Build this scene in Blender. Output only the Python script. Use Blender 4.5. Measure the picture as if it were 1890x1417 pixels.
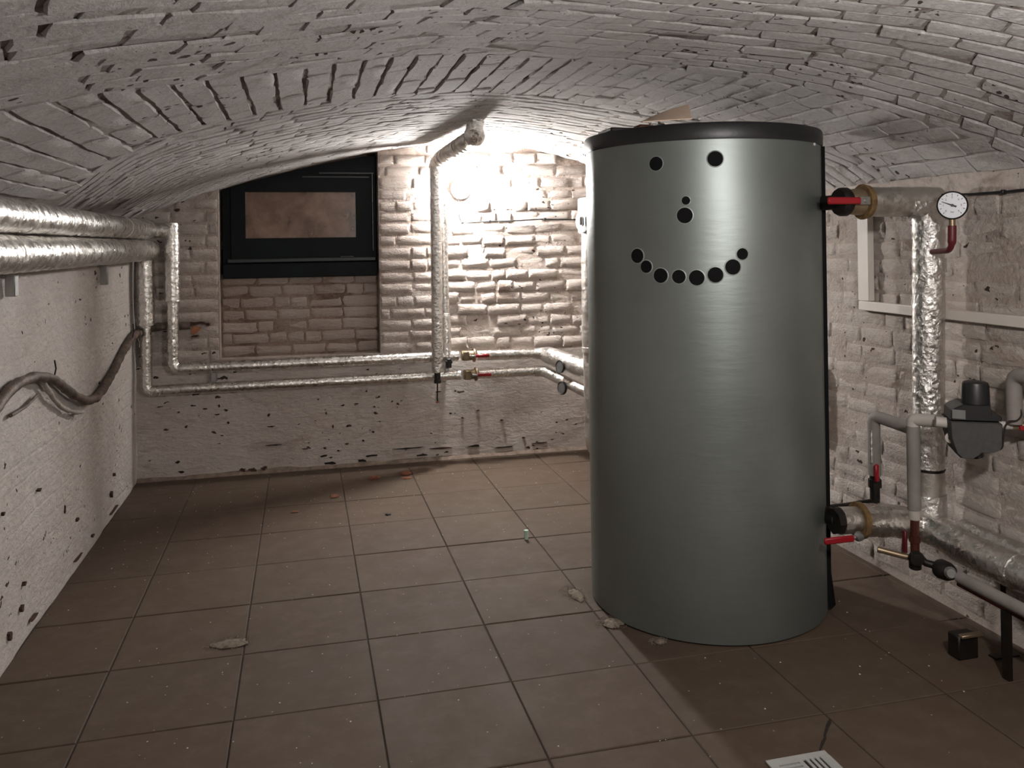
import bpy, math, random
from mathutils import Vector, Matrix, noise
random.seed(7)
C = bpy.context.scene.collection
for o in list(bpy.data.objects): bpy.data.objects.remove(o)
PI = math.pi

# ---------------------------------------------------------------- camera
EYE = Vector((0, 0, 1.333))
F, PX, PY, YAW, PIT, ROL = 1565.0, 945.0, 444.4, .2415, .003, -.014
sy, cy, sp, cp = math.sin(YAW), math.cos(YAW), math.sin(PIT), math.cos(PIT)
fwd = Vector((sy*cp, cy*cp, sp)); r0 = Vector((cy, -sy, 0)); u0 = r0.cross(fwd)
right = math.cos(ROL)*r0 + math.sin(ROL)*u0
up = -math.sin(ROL)*r0 + math.cos(ROL)*u0
cam = bpy.data.cameras.new('camera'); cob = bpy.data.objects.new('camera', cam); C.objects.link(cob)
m = Matrix((( right.x, up.x, -fwd.x, EYE.x), (right.y, up.y, -fwd.y, EYE.y), (right.z, up.z, -fwd.z, EYE.z), (0, 0, 0, 1)))
cob.matrix_world = m
cam.sensor_fit = 'HORIZONTAL'; cam.sensor_width = 36; cam.lens = F/1890*36
cam.shift_x = 0.0; cam.shift_y = (PY-1417/2)/1890      # horizon above the middle of the frame
cam.clip_start = .02
bpy.context.scene.camera = cob
def project(p):
    d = Vector(p)-EYE; z = d.dot(fwd)
    if z < .05: return None
    return PX+F*d.dot(right)/z, PY-F*d.dot(up)/z

# ---------------------------------------------------------------- world, lamps, exposure
w = bpy.data.worlds.new('world'); bpy.context.scene.world = w; w.use_nodes = True
w.node_tree.nodes['Background'].inputs[0].default_value = (.9, .85, .8, 1)
w.node_tree.nodes['Background'].inputs[1].default_value = .01
vs = bpy.context.scene.view_settings
vs.view_transform = 'Standard'; vs.look = 'None'; vs.gamma = 1; vs.use_curve_mapping = False
vs.exposure = 0.26
GLOBE = 1320           # emission of the bulkhead lamp's glass on the back wall
l = bpy.data.lights.new('ceiling_lamp_light', 'POINT'); l.energy = 62; l.shadow_soft_size = .05; l.color = (1, .965, .935)
lo = bpy.data.objects.new('ceiling_lamp_light', l); lo.location = (1.13, .70, 1.63); C.objects.link(lo)

# ---------------------------------------------------------------- helpers
class MB:
    def __init__(s): s.v = []; s.f = []
    def add(s, vs, fs):
        n = len(s.v); s.v += [Vector(q) for q in vs]; s.f += [tuple(n+i for i in f) for f in fs]
    def box(s, lo, hi, M=None, ch=0):
        (a, b, c), (d, e, f) = lo, hi
        if ch:
            # chamfered box
            vs = []; idx = {}
            for ix, X in ((0, (a, a+ch)), (1, (d, d-ch))):
                for iy, Y in ((0, (b, b+ch)), (1, (e, e-ch))):
                    for iz, Z in ((0, (c, c+ch)), (1, (f, f-ch))):
                        idx[ix, iy, iz] = len(vs)
                        vs += [(X[0], Y[1], Z[1]), (X[1], Y[0], Z[1]), (X[1], Y[1], Z[0])]
            fs = []
            I = lambda x, y, z, k: idx[x, y, z]+k
            for x in (0, 1): fs.append([I(x, 0, 0, 0), I(x, 1, 0, 0), I(x, 1, 1, 0), I(x, 0, 1, 0)][::(-1 if x == 0 else 1)])
            for y in (0, 1): fs.append([I(0, y, 0, 1), I(0, y, 1, 1), I(1, y, 1, 1), I(1, y, 0, 1)][::(-1 if y == 0 else 1)])
            for z in (0, 1): fs.append([I(0, 0, z, 2), I(1, 0, z, 2), I(1, 1, z, 2), I(0, 1, z, 2)][::(-1 if z == 0 else 1)])
            for x in (0, 1):
                for y in (0, 1): fs.append([I(x, y, 0, 0), I(x, y, 1, 0), I(x, y, 1, 1), I(x, y, 0, 1)])
                for z in (0, 1): fs.append([I(x, 0, z, 0), I(x, 1, z, 0), I(x, 1, z, 2), I(x, 0, z, 2)])
            for y in (0, 1):
                for z in (0, 1): fs.append([I(0, y, z, 1), I(1, y, z, 1), I(1, y, z, 2), I(0, y, z, 2)])
            for x in (0, 1):
                for y in (0, 1):
                    for z in (0, 1): fs.append([I(x, y, z, 0), I(x, y, z, 1), I(x, y, z, 2)])
        else:
            vs = [(a, b, c), (d, b, c), (d, e, c), (a, e, c), (a, b, f), (d, b, f), (d, e, f), (a, e, f)]
            fs = [(0, 3, 2, 1), (4, 5, 6, 7), (0, 1, 5, 4), (1, 2, 6, 5), (2, 3, 7, 6), (3, 0, 4, 7)]
        vs = [Vector(q) for q in vs]
        if M is not None: vs = [M @ q for q in vs]
        s.add(vs, fs); return s
    def lathe(s, prof, c, axis=(0, 0, 1), seg=32, sx=1.0):
        # prof: (radius, height along axis)
        A = Vector(axis).normalized(); t = Vector((0, 0, 1)) if abs(A.z) < .9 else Vector((0, 1, 0))
        U = A.cross(t).normalized(); V = A.cross(U); c = Vector(c); rings = []; vs = []; fs = []
        for r, h in prof:
            if r < 1e-6: rings.append([len(vs)]); vs.append(c+A*h)
            else:
                rings.append(list(range(len(vs), len(vs)+seg)))
                vs += [c+A*h+U*r*sx*math.cos(2*PI*k/seg)+V*r*math.sin(2*PI*k/seg) for k in range(seg)]
        for a, b in zip(rings, rings[1:]):
            for k in range(seg):
                k2 = (k+1) % seg
                if len(a) == 1 and len(b) == 1: continue
                if len(a) == 1: fs.append((a[0], b[k], b[k2]))
                elif len(b) == 1: fs.append((a[k], a[k2], b[0]))
                else: fs.append((a[k], a[k2], b[k2], b[k]))
        s.add(vs, fs); return s
    def cyl(s, a, b, r, seg=24, r2=None, ch=None):
        a = Vector(a); b = Vector(b); L = (b-a).length; r2 = r if r2 is None else r2
        ch = min(r, L)*.12 if ch is None else ch
        return s.lathe([(0, 0), (r-ch, 0), (r, ch), (r2, L-ch), (r2-ch, L), (0, L)], a, b-a, seg)
    def tube(s, pts, r, seg=16, wob=0.0, freq=18.0, cap=True):
        pts = [Vector(p) for p in pts]; n = len(pts); fs = []; vs = []
        T = []
        for i in range(n):
            d = (pts[min(i+1, n-1)]-pts[max(i-1, 0)]); T.append(d.normalized())
        U = T[0].orthogonal().normalized(); rings = []
        for i in range(n):
            U = (U-T[i]*U.dot(T[i])).normalized(); V = T[i].cross(U); ring = []
            rr = r(i/(n-1)) if callable(r) else r
            for k in range(seg):
                a = 2*PI*k/seg; d = U*math.cos(a)+V*math.sin(a)
                q = rr
                if wob: q += wob*noise.noise((pts[i]+d*rr)*freq)
                ring.append(len(vs)); vs.append(pts[i]+d*q)
            rings.append(ring)
        for a, b in zip(rings, rings[1:]):
            for k in range(seg): fs.append((a[k], a[(k+1) % seg], b[(k+1) % seg], b[k]))
        if cap: fs.append(tuple(rings[0][::-1])); fs.append(tuple(rings[-1]))
        s.add(vs, fs); return s
    def sheet(s, quad_rows, th, N):
        # grid of points thickened along N
        N = Vector(N)*th; R = len(quad_rows); W = len(quad_rows[0]); vs = []; fs = []
        for row in quad_rows: vs += [Vector(p) for p in row]
        k = len(vs); vs += [v+N for v in vs]
        g = lambda i, j, t: t*k+i*W+j
        for i in range(R-1):
            for j in range(W-1):
                fs.append((g(i, j, 0), g(i, j+1, 0), g(i+1, j+1, 0), g(i+1, j, 0)))
                fs.append((g(i, j, 1), g(i+1, j, 1), g(i+1, j+1, 1), g(i, j+1, 1)))
        for j in range(W-1):
            fs.append((g(0, j, 0), g(0, j, 1), g(0, j+1, 1), g(0, j+1, 0)))
            fs.append((g(R-1, j, 0), g(R-1, j+1, 0), g(R-1, j+1, 1), g(R-1, j, 1)))
        for i in range(R-1):
            fs.append((g(i, 0, 0), g(i+1, 0, 0), g(i+1, 0, 1), g(i, 0, 1)))
            fs.append((g(i, W-1, 0), g(i, W-1, 1), g(i+1, W-1, 1), g(i+1, W-1, 0)))
        s.add(vs, fs); return s
    def mesh(s, name, mat, smooth=True, off=Vector((0, 0, 0)), ang=40):
        me = bpy.data.meshes.new(name); me.from_pydata([v-off for v in s.v], [], s.f); me.validate(); me.update()
        import bmesh
        b = bmesh.new(); b.from_mesh(me); bmesh.ops.recalc_face_normals(b, faces=b.faces); b.to_mesh(me); b.free()
        me.materials.append(mat)
        if smooth: me.shade_smooth(); me.set_sharp_from_angle(angle=math.radians(ang))
        return me
    def build(s, name, mat, parent=None, smooth=True, loc=None, ang=40):
        off = Vector((0, 0, 0))
        if parent is not None: off = wloc(parent)
        elif loc is not None: off = Vector(loc)
        o = bpy.data.objects.new(name, s.mesh(name, mat, smooth, off if parent is None else off, ang)); C.objects.link(o)
        if parent is not None: o.parent = parent
        elif loc is not None: o.location = off
        return o
def wloc(o):
    p = Vector((0, 0, 0))
    while o is not None: p += o.location; o = o.parent
    return p
def tag(o, label, cat, group=None, kind=None):
    if label: o['label'] = label
    if cat: o['category'] = cat
    if group: o['group'] = group
    if kind: o['kind'] = kind
    return o
def thing(name, label, cat, loc, group=None):
    o = bpy.data.objects.new(name, None); o.empty_display_size = .05; o.location = loc; C.objects.link(o)
    return tag(o, label, cat, group)
def fillet(pts, rad, n=7, step=.04):
    # polyline with rounded bends, resampled
    P = [Vector(p) for p in pts]; out = [P[0]]
    for i in range(1, len(P)-1):
        a, b, c = P[i-1], P[i], P[i+1]; d1 = (a-b).normalized(); d2 = (c-b).normalized()
        R = min(rad, (a-b).length*.48, (c-b).length*.48)
        p1 = b+d1*R; p2 = b+d2*R
        for k in range(n+1):
            t = k/n; out.append(p1*(1-t)**2+b*2*t*(1-t)+p2*t*t)
    out.append(P[-1]); res = [out[0]]
    for a, b in zip(out, out[1:]):
        L = (b-a).length; q = max(1, int(L/step))
        for k in range(1, q+1): res.append(a.lerp(b, k/q))
    return res

# ---------------------------------------------------------------- materials
class NT:
    def __init__(s, name):
        s.m = bpy.data.materials.new(name); s.m.use_nodes = True; s.t = s.m.node_tree; s.n = s.t.nodes; s.p = s.n['Principled BSDF']
    def node(s, ty, **k):
        x = s.n.new(ty)
        for a, b in k.items(): setattr(x, a, b)
        return x
    def link(s, a, b): s.t.links.new(a, b)
    def noise(s, scale, detail=4, rough=.6, vec=None, dist=0):
        x = s.node('ShaderNodeTexNoise'); x.inputs['Scale'].default_value = scale; x.inputs['Detail'].default_value = detail
        x.inputs['Roughness'].default_value = rough; x.inputs['Distortion'].default_value = dist
        s.link(vec if vec is not None else s.pos(), x.inputs['Vector']); return x.outputs['Fac']
    def pos(s):
        if not hasattr(s, '_p'): s._p = s.node('ShaderNodeNewGeometry').outputs['Position']
        return s._p
    def mapv(s, sc=(1, 1, 1), loc=(0, 0, 0)):
        x = s.node('ShaderNodeMapping'); x.inputs['Scale'].default_value = sc; x.inputs['Location'].default_value = loc; s.link(s.pos(), x.inputs['Vector']); return x.outputs[0]
    def ramp(s, v, a, b, lo=0., hi=1.):
        x = s.node('ShaderNodeMapRange'); x.inputs[1].default_value = a; x.inputs[2].default_value = b; x.inputs[3].default_value = lo; x.inputs[4].default_value = hi
        s.link(v, x.inputs[0]); return x.outputs[0]
    def math(s, op, a, b=None):
        x = s.node('ShaderNodeMath', operation=op)
        for i, v in enumerate((a, b)):
            if v is None: continue
            if isinstance(v, (int, float)): x.inputs[i].default_value = v
            else: s.link(v, x.inputs[i])
        return x.outputs[0]
    def mix(s, f, a, b):
        x = s.node('ShaderNodeMix', data_type='RGBA')
        for i, v in ((0, f), (6, a), (7, b)):
            if isinstance(v, (int, float)): x.inputs[i].default_value = v
            elif isinstance(v, tuple): x.inputs[i].default_value = (*v, 1)
            else: s.link(v, x.inputs[i])
        return x.outputs[2]
    def col(s, c):
        if isinstance(c, tuple): s.p.inputs['Base Color'].default_value = (*c, 1)
        else: s.link(c, s.p.inputs['Base Color'])
    def set(s, rough=.6, metal=0., spec=.5):
        s.p.inputs['Roughness'].default_value = rough; s.p.inputs['Metallic'].default_value = metal; s.p.inputs['Specular IOR Level'].default_value = spec
    def bump(s, h, strength=.5, dist=.01):
        x = s.node('ShaderNodeBump'); x.inputs['Strength'].default_value = strength; x.inputs['Distance'].default_value = dist
        s.link(h, x.inputs['Height']); s.link(x.outputs[0], s.p.inputs['Normal'])
def voro(n, scale, vec=None):
    x = n.node('ShaderNodeTexVoronoi'); x.inputs['Scale'].default_value = scale; n.link(vec if vec is not None else n.pos(), x.inputs['Vector']); return x.outputs['Distance']

def whitewash(name, base, base2, dirt, dirt_lo=.60, dirt_hi=.72, dirt_amt=.5, pits=.5, bump=.6, stretch=(1, 1, 1), fine=38, brick=None):
    n = NT(name); n.set(.88, 0, .25)
    c = n.mix(n.ramp(n.noise(2.2, 3), .38, .62), base, base2)
    c = n.mix(n.ramp(n.noise(70, 3), .35, .7, 0, .25), c, tuple(x*.75 for x in base2))
    d = n.noise(5.5, 7, .68, n.mapv(stretch), .6)
    c = n.mix(n.ramp(d, dirt_lo, dirt_hi, 0, dirt_amt), c, dirt)
    v = n.mapv(tuple(q*.8 for q in stretch), (3.1, 1.7, .4))
    dn = n.node('ShaderNodeTexNoise'); dn.inputs['Scale'].default_value = 34; n.link(n.pos(), dn.inputs['Vector'])
    vm_ = n.node('ShaderNodeVectorMath', operation='MULTIPLY_ADD'); n.link(dn.outputs['Color'], vm_.inputs[0]); vm_.inputs[1].default_value = (.045, .045, .045); n.link(v, vm_.inputs[2])
    vv = voro(n, 21, vm_.outputs[0])
    mask = n.ramp(n.noise(3.1, 3, .5), .44, .60)
    rad = n.math('MULTIPLY', n.math('MULTIPLY', mask, pits*.72), n.ramp(n.noise(13, 2), .3, .7, .2, 1.))
    pit = n.math('SUBTRACT', rad, vv); pit = n.ramp(pit, 0, .035)
    c = n.mix(pit, c, (.075, .05, .04)); n.col(c)
    h = n.math('ADD', n.math('MULTIPLY', n.noise(fine, 8, .72, n.mapv(stretch), .5), .75), n.noise(7, 4, .55))
    if brick:
        b = n.node('ShaderNodeTexBrick'); b.inputs['Scale'].default_value = 1; b.inputs['Brick Width'].default_value = .2; b.inputs['Row Height'].default_value = .07
        b.inputs['Mortar Size'].default_value = .008; b.inputs['Mortar Smooth'].default_value = .8
        # put wall coordinates on the texture's x/y
        sep = n.node('ShaderNodeSeparateXYZ'); n.link(n.pos(), sep.inputs[0]); com = n.node('ShaderNodeCombineXYZ')
        n.link(sep.outputs[brick], com.inputs[0])
        zz = n.math('ADD', sep.outputs[2], n.math('MULTIPLY', n.noise(4, 3), .03)); n.link(zz, com.inputs[1]); n.link(com.outputs[0], b.inputs['Vector'])
        fac = n.math('MULTIPLY', b.outputs['Fac'], n.ramp(n.noise(1.7, 3), .47, .62))
        h = n.math('SUBTRACT', h, n.math('MULTIPLY', fac, .09))
    h = n.math('SUBTRACT', h, n.math('MULTIPLY', pit, .5))
    n.bump(h, min(1, bump*1.25), .026)
    return n.m

M = {}
M['vault'] = whitewash('whitewashed vault brick', (.67, .64, .62), (.60, .57, .545), (.20, .14, .10), .57, .72, .6, .44, .80, (1.4, 1.4, 1.4))
M['vault_joint'] = whitewash('whitewashed vault joint', (.50, .45, .415), (.38, .33, .295), (.12, .08, .06), .52, .66, .8, .46, .9)  # darker than the brick: dirt plus shadow of the joints put into the colour
M['back'] = whitewash('whitewashed back wall brick', (.66, .59, .54), (.58, .50, .45), (.28, .18, .13), .54, .70, .6, .38, .85, (.8, .8, 1.6))
M['back_joint'] = whitewash('back wall joint', (.58, .50, .45), (.46, .375, .32), (.16, .10, .075), .54, .68, .75, .36, .8)
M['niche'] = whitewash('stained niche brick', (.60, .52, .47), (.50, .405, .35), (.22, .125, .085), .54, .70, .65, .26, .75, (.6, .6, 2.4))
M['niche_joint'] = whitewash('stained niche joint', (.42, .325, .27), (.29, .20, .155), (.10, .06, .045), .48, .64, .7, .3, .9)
M['plaster_left'] = whitewash('left wall plaster', (.70, .65, .61), (.62, .56, .52), (.34, .25, .20), .60, .80, .5, .42, .75, (1, .8, 1.3), 30, brick=1)
M['plaster_low'] = whitewash('lower back wall plaster', (.73, .665, .615), (.66, .58, .53), (.27, .17, .12), .56, .74, .6, .50, .85, (.7, .7, 1.9), 30, brick=0)
M['right'] = whitewash('whitewashed right wall brick', (.72, .645, .59), (.64, .56, .50), (.36, .22, .14), .56, .74, .6, .36, .8, (1, .8, 1.5))
M['right_joint'] = whitewash('right wall joint', (.64, .56, .51), (.53, .44, .38), (.22, .15, .11), .55, .68, .7, .36, .8)

def foil(name, base=(.80, .77, .73), rough=.26, crinkle=1.0):
    n = NT(name); n.set(rough, 1.0, .5)
    n.col(n.mix(n.ramp(n.noise(8, 4), .4, .65), base, tuple(x*.82 for x in base)))
    a = n.noise(60, 6, .62, None, 1.2); b = voro(n, 48, n.mapv((1, 1, 1))); c = n.noise(14, 3)
    h = n.math('ADD', n.math('MULTIPLY', a, .55), n.math('MULTIPLY', b, .55)); h = n.math('ADD', h, n.math('MULTIPLY', c, .8))
    n.bump(h, .55*crinkle, .006); n.link(n.ramp(n.noise(30, 3), .3, .7, rough*.7, rough*1.5), n.p.inputs['Roughness'])
    return n.m
M['foil'] = foil('aluminium foil jacket')
M['foil_crinkled'] = foil('crinkled aluminium foil', (.82, .80, .77), .2, 2.2)
M['foil_dull'] = foil('dull aluminium jacket', (.62, .585, .54), .42, .7)
M['tape'] = foil('aluminium tape', (.74, .71, .67), .34, 1.2)
def plain(name, c, rough=.6, metal=0., var=.2, scale=12, bump=.1, spec=.5):
    n = NT(name); n.set(rough, metal, spec); n.col(n.mix(n.ramp(n.noise(scale, 5), .35, .65), c, tuple(max(0, x*(1-var)) for x in c)))
    n.bump(n.noise(scale*5, 4), bump, .004); return n.m
M['grey_ins'] = plain('grey foam pipe cover', (.24, .215, .195), .7)
M['pale_ins'] = plain('pale grey pipe cover', (.50, .46, .42), .55)
M['brass'] = plain('dull brass', (.34, .26, .17), .42, .8)
M['copper'] = plain('dark copper', (.13, .04, .03), .45, .7)
M['rust'] = plain('rusty iron', (.20, .085, .04), .85, .1, .6, 30)
M['red'] = plain('red plastic lever', (.30, .008, .015), .38, 0, .1)
M['darkred'] = plain('dark red siphon tube', (.11, .012, .016), .4, 0, .2)
M['black'] = plain('black plastic', (.012, .012, .013), .42, 0, .2)
M['matte'] = plain('matt black plug', (.008, .008, .0085), .85, 0, .2, spec=.1)
M['blackiron'] = plain('blackened fittings', (.022, .018, .016), .5, .5, .4, 30)
M['shell'] = plain('grey pump insulation shell', (.062, .06, .058), .85, 0, .2, 60, .3)
M['white'] = plain('white plastic', (.72, .70, .66), .4, 0, .08)
M['greyplastic'] = plain('grey plastic', (.32, .33, .33), .45, 0, .1)
M['steel'] = plain('galvanised steel', (.42, .42, .41), .4, .9)
M['board'] = plain('white painted wood', (.66, .60, .545), .6, 0, .08, 6)
M['wool'] = plain('brown mineral wool', (.22, .13, .05), .95, 0, .5, 40, .9)
M['window'] = plain('near black green paint', (.0022, .0055, .0062), .6, 0, .4, 8, .15, .18)
M['card'] = plain('tan cardboard', (.66, .50, .39), .8, 0, .15, 9)
M['paper'] = plain('white paper', (.68, .62, .56), .7, 0, .1)
M['chip'] = plain('red brick chip', (.22, .075, .04), .9, 0, .5, 60, .6)
M['dust'] = plain('grey brown fluff', (.25, .20, .155), 1, 0, .4, 80, .8)
M['crack'] = plain('dark crack and shadow gap', (.02, .013, .01), 1, 0, .4, 40)  # also colours the shadow gap under the tank
M['hole'] = plain('bare dark brick in a hole', (.085, .04, .026), 1, 0, .6, 50, .8)
M['orange'] = plain('bare orange brick', (.42, .17, .09), .9, 0, .4, 40, .6)
M['drain'] = plain('pale drain plastic', (.38, .39, .37), .5, 0, .15)
M['lead'] = plain('peeling lead pipe', (.15, .105, .08), .55, .1, .75, 22, .9)
M['paintedstrand'] = plain('painted cloth strand', (.42, .37, .33), .8, 0, .4, 40, .8)
M['red_led'] = plain('pink mark', (.6, .2, .28), .4)
M['green_tube'] = plain('pale green plastic', (.50, .68, .58), .4)

def tank_mat():
    n = NT('silver grey tank jacket'); n.set(.46, .75, .5)
    n.col(n.mix(n.ramp(n.noise(3, 4), .35, .7), (.245, .272, .262), (.21, .233, .222)))
    h = n.math('ADD', n.noise(10, 3, .5, n.mapv((1, 1, 5.5))), n.math('MULTIPLY', n.noise(60, 3), .12))
    n.bump(h, .16, .003); return n.m
M['tank'] = tank_mat()
def tile_mat():
    n = NT('brown stoneware tile'); n.set(.55, 0, .2)
    oi = n.node('ShaderNodeObjectInfo').outputs['Random']
    a = n.mix(oi, (.086, .060, .041), (.077, .057, .040))
    c = n.mix(n.ramp(n.noise(1.6, 4), .36, .66, 0, .8), a, (.072, .047, .034))
    c = n.mix(n.ramp(n.noise(11, 6, .7), .45, .75, 0, .5), c, (.118, .092, .073))
    sp_ = n.ramp(n.math('SUBTRACT', .05, voro(n, 17)), 0, .02, 0, .6)
    c = n.mix(sp_, c, (.45, .40, .35)); n.col(c)
    n.link(n.ramp(n.noise(6, 4), 0, 1, .62, .85), n.p.inputs['Roughness'])
    n.bump(n.noise(45, 5), .12, .004); return n.m
M['tile'] = tile_mat()
M['grout'] = plain('dark floor joint', (.045, .032, .024), .95, 0, .5, 20)
def pane_mat():
    n = NT('dusty window glass'); n.set(.22, 0, .5)
    c = n.mix(n.ramp(n.noise(5, 4, .6, None, .8), .38, .62), (.30, .20, .15), (.19, .12, .09)); n.col(c)
    n.link(n.ramp(n.noise(9, 4), .3, .7, .62, .9), n.p.inputs['Alpha'])
    n.bump(n.noise(20, 3), .05, .003); return n.m
M['pane'] = pane_mat()
def glow_mat():
    n = NT('lit bulkhead glass'); n.p.inputs['Emission Color'].default_value = (1, .975, .95, 1); n.p.inputs['Emission Strength'].default_value = GLOBE
    n.col((.8, .8, .8)); return n.m
M['glow'] = glow_mat()

# ---------------------------------------------------------------- room geometry
XL, XR, YB, YF = -.94, 2.25, 5.23, -1.6
KN = [(-1.20, 1.36), (-.94, 1.50), (-.70, 1.593), (-.458, 1.678), (-.18, 1.762), (.135, 1.843), (.46, 1.906), (.795, 1.948), (1.1, 1.960),
      (1.4, 1.935), (1.70, 1.865), (1.95, 1.765), (2.12, 1.66), (2.25, 1.555), (2.45, 1.36)]
def interp(K, x):
    if x <= K[0][0]: return K[0][1]
    if x >= K[-1][0]: return K[-1][1]
    for i in range(len(K)-1):
        if K[i][0] <= x <= K[i+1][0]: break
    x0, y0 = K[i]; x1, y1 = K[i+1]; h = x1-x0; t = (x-x0)/h
    sl = lambda j: (K[j+1][1]-K[j][1])/(K[j+1][0]-K[j][0])
    m0 = sl(i) if i == 0 else (sl(i-1)+sl(i))/2
    m1 = sl(i) if i == len(K)-2 else (sl(i)+sl(i+1))/2
    return (2*t**3-3*t*t+1)*y0+(t**3-2*t*t+t)*h*m0+(-2*t**3+3*t*t)*y1+(t**3-t*t)*h*m1
zv = lambda x: interp(KN, x)
# arc-length table of the vault
SX = [(0.0, -1.0)]
_x = -1.0
while _x < 2.31:
    nx = _x+.01; SX.append((SX[-1][0]+math.hypot(.01, zv(nx)-zv(_x)), nx)); _x = nx
def x_of_s(s): return interp_lin(SX, s)
def interp_lin(T, s):
    lo, hi = 0, len(T)-1
    if s <= T[0][0]: return T[0][1]
    if s >= T[-1][0]: return T[-1][1]
    while hi-lo > 1:
        k = (lo+hi)//2
        if T[k][0] <= s: lo = k
        else: hi = k
    a, b = T[lo], T[hi]; t = (s-a[0])/(b[0]-a[0]); return a[1]+t*(b[1]-a[1])

# floor
fl = MB().box((XL-.15, YF-.15, -.10), (XR+.15, YB+.2, -.004)).build('floor', M['grout'], smooth=False)
tag(fl, 'floor of brown square stoneware tiles', None, kind='structure')
tiles = []
def tile_mesh(w, d):
    b = MB(); g = .0022; c = .0025
    x0, x1, y0, y1 = g, w-g, g, d-g
    vs = [(x0, y0, -.012), (x1, y0, -.012), (x1, y1, -.012), (x0, y1, -.012),
          (x0, y0, -.002), (x1, y0, -.002), (x1, y1, -.002), (x0, y1, -.002),
          (x0+c, y0+c, 0), (x1-c, y0+c, 0), (x1-c, y1-c, 0), (x0+c, y1-c, 0)]
    fs = [(0, 1, 5, 4), (1, 2, 6, 5), (2, 3, 7, 6), (3, 0, 4, 7), (4, 5, 9, 8), (5, 6, 10, 9), (6, 7, 11, 10), (7, 4, 8, 11), (8, 9, 10, 11)]
    b.add(vs, fs); return b.mesh('tile', M['tile'], False)
TW, TD, X0, Y0 = .4036, .4006, -.6125, 4.918
tm = {}
for i in range(-1, 8):
    for j in range(-1, 12):
        xa, xb = max(X0+i*TW, XL), min(X0+(i+1)*TW, XR); yb, ya = min(Y0-j*TD, YB), Y0-(j+1)*TD
        if xb-xa < .02 or yb-ya < .02: continue
        if yb < 1.0: continue
        k = (round(xb-xa, 3), round(yb-ya, 3))
        if k not in tm: tm[k] = tile_mesh(*k)
        o = bpy.data.objects.new('tile', tm[k]); C.objects.link(o); o.parent = fl
        o.location = (xa, ya, random.uniform(-.0012, .0008)); o.rotation_euler = (random.uniform(-.002, .002), random.uniform(-.002, .002), random.uniform(-.0012, .0012))
MB().box((XL, YF, -.004), (XR, Y0-10*TD-TD+.0, -.0005)).build('floor_screed', M['tile'], fl, False)
# cracks beside the drain
def strip(pts, wd, z):
    b = MB(); L = []; Rr = []
    for i, p in enumerate(pts):
        a = Vector(pts[max(i-1, 0)]); c = Vector(pts[min(i+1, len(pts)-1)]); d = (c-a).normalized(); nn = Vector((-d.y, d.x))
        q = wd*(.6+.8*random.random())*(.35 if i in (0, len(pts)-1) else 1)
        L.append((p[0]+nn.x*q, p[1]+nn.y*q, z)); Rr.append((p[0]-nn.x*q, p[1]-nn.y*q, z))
    b.sheet([L, Rr], .0015, (0, 0, -1)); return b
strip([(1.405+(-.112)*k/8+random.uniform(-.003, .003), 2.083-.121*k/8) for k in range(9)], .004, .0016).build('crack', M['crack'], fl, False)

# ceiling: brick vault
xs = [XL-.16+i*.03 for i in range(int((XR-XL+.32)/.03)+1)]
ys = [YF-.1+j*.06 for j in range(int((YB+.22-YF)/.06)+1)]
def vn(x):
    d = (zv(x+.01)-zv(x-.01))/.02; return Vector((d, 0, -1)).normalized()    # inward (down) normal
b = MB(); rows = []
for y in ys:
    rows.append([Vector((x, y, zv(x)))-vn(x)*(.003+.006*noise.noise((x*5, y*5, 3.))) for x in xs])
b.sheet(rows, .12, (0, 0, 1))
ceil = b.build('ceiling', M['vault_joint'], ang=60); tag(ceil, 'whitewashed brick barrel vault', None, kind='structure')

BL, BH = .195, .064
def brick_mesh(mat, jit=1.0, proud=.008, crisp=False):
    gx = [0, .03, .11, .89, .97, 1]; gy = [0, .11, .5, .89, 1]
    if crisp: gx = [0, .014, .3, .7, .986, 1]; gy = [0, .045, .5, .955, 1]
    vs = []; fs = []
    dh = [random.uniform(-.002, .002)*jit for _ in range(8)]
    for i, a in enumerate(gx):
        for j, c in enumerate(gy):
            e = i in (0, 5) or j in (0, 4); e2 = i in (1, 4) or j in (1, 3)
            cor = i in (0, 1, 4, 5) and j in (0, 4)
            x = (a-.5)*BL+random.uniform(-.0035, .0035)*jit; y = (c-.5)*BH+random.uniform(-.0028, .0028)*jit
            if cor: y *= .92
            z = -.0040 if e else (proud*(.9 if crisp else .55) if e2 else proud)+random.uniform(-.0012, .0014)*jit
            vs.append((x, y, z)); 
    for i in range(5):
        for j in range(4): fs.append((i*5+j, (i+1)*5+j, (i+1)*5+j+1, i*5+j+1))
    b = MB(); b.add(vs, fs)
    me = b.mesh('brick', mat, True, ang=42 if crisp else 80)
    return me
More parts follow.
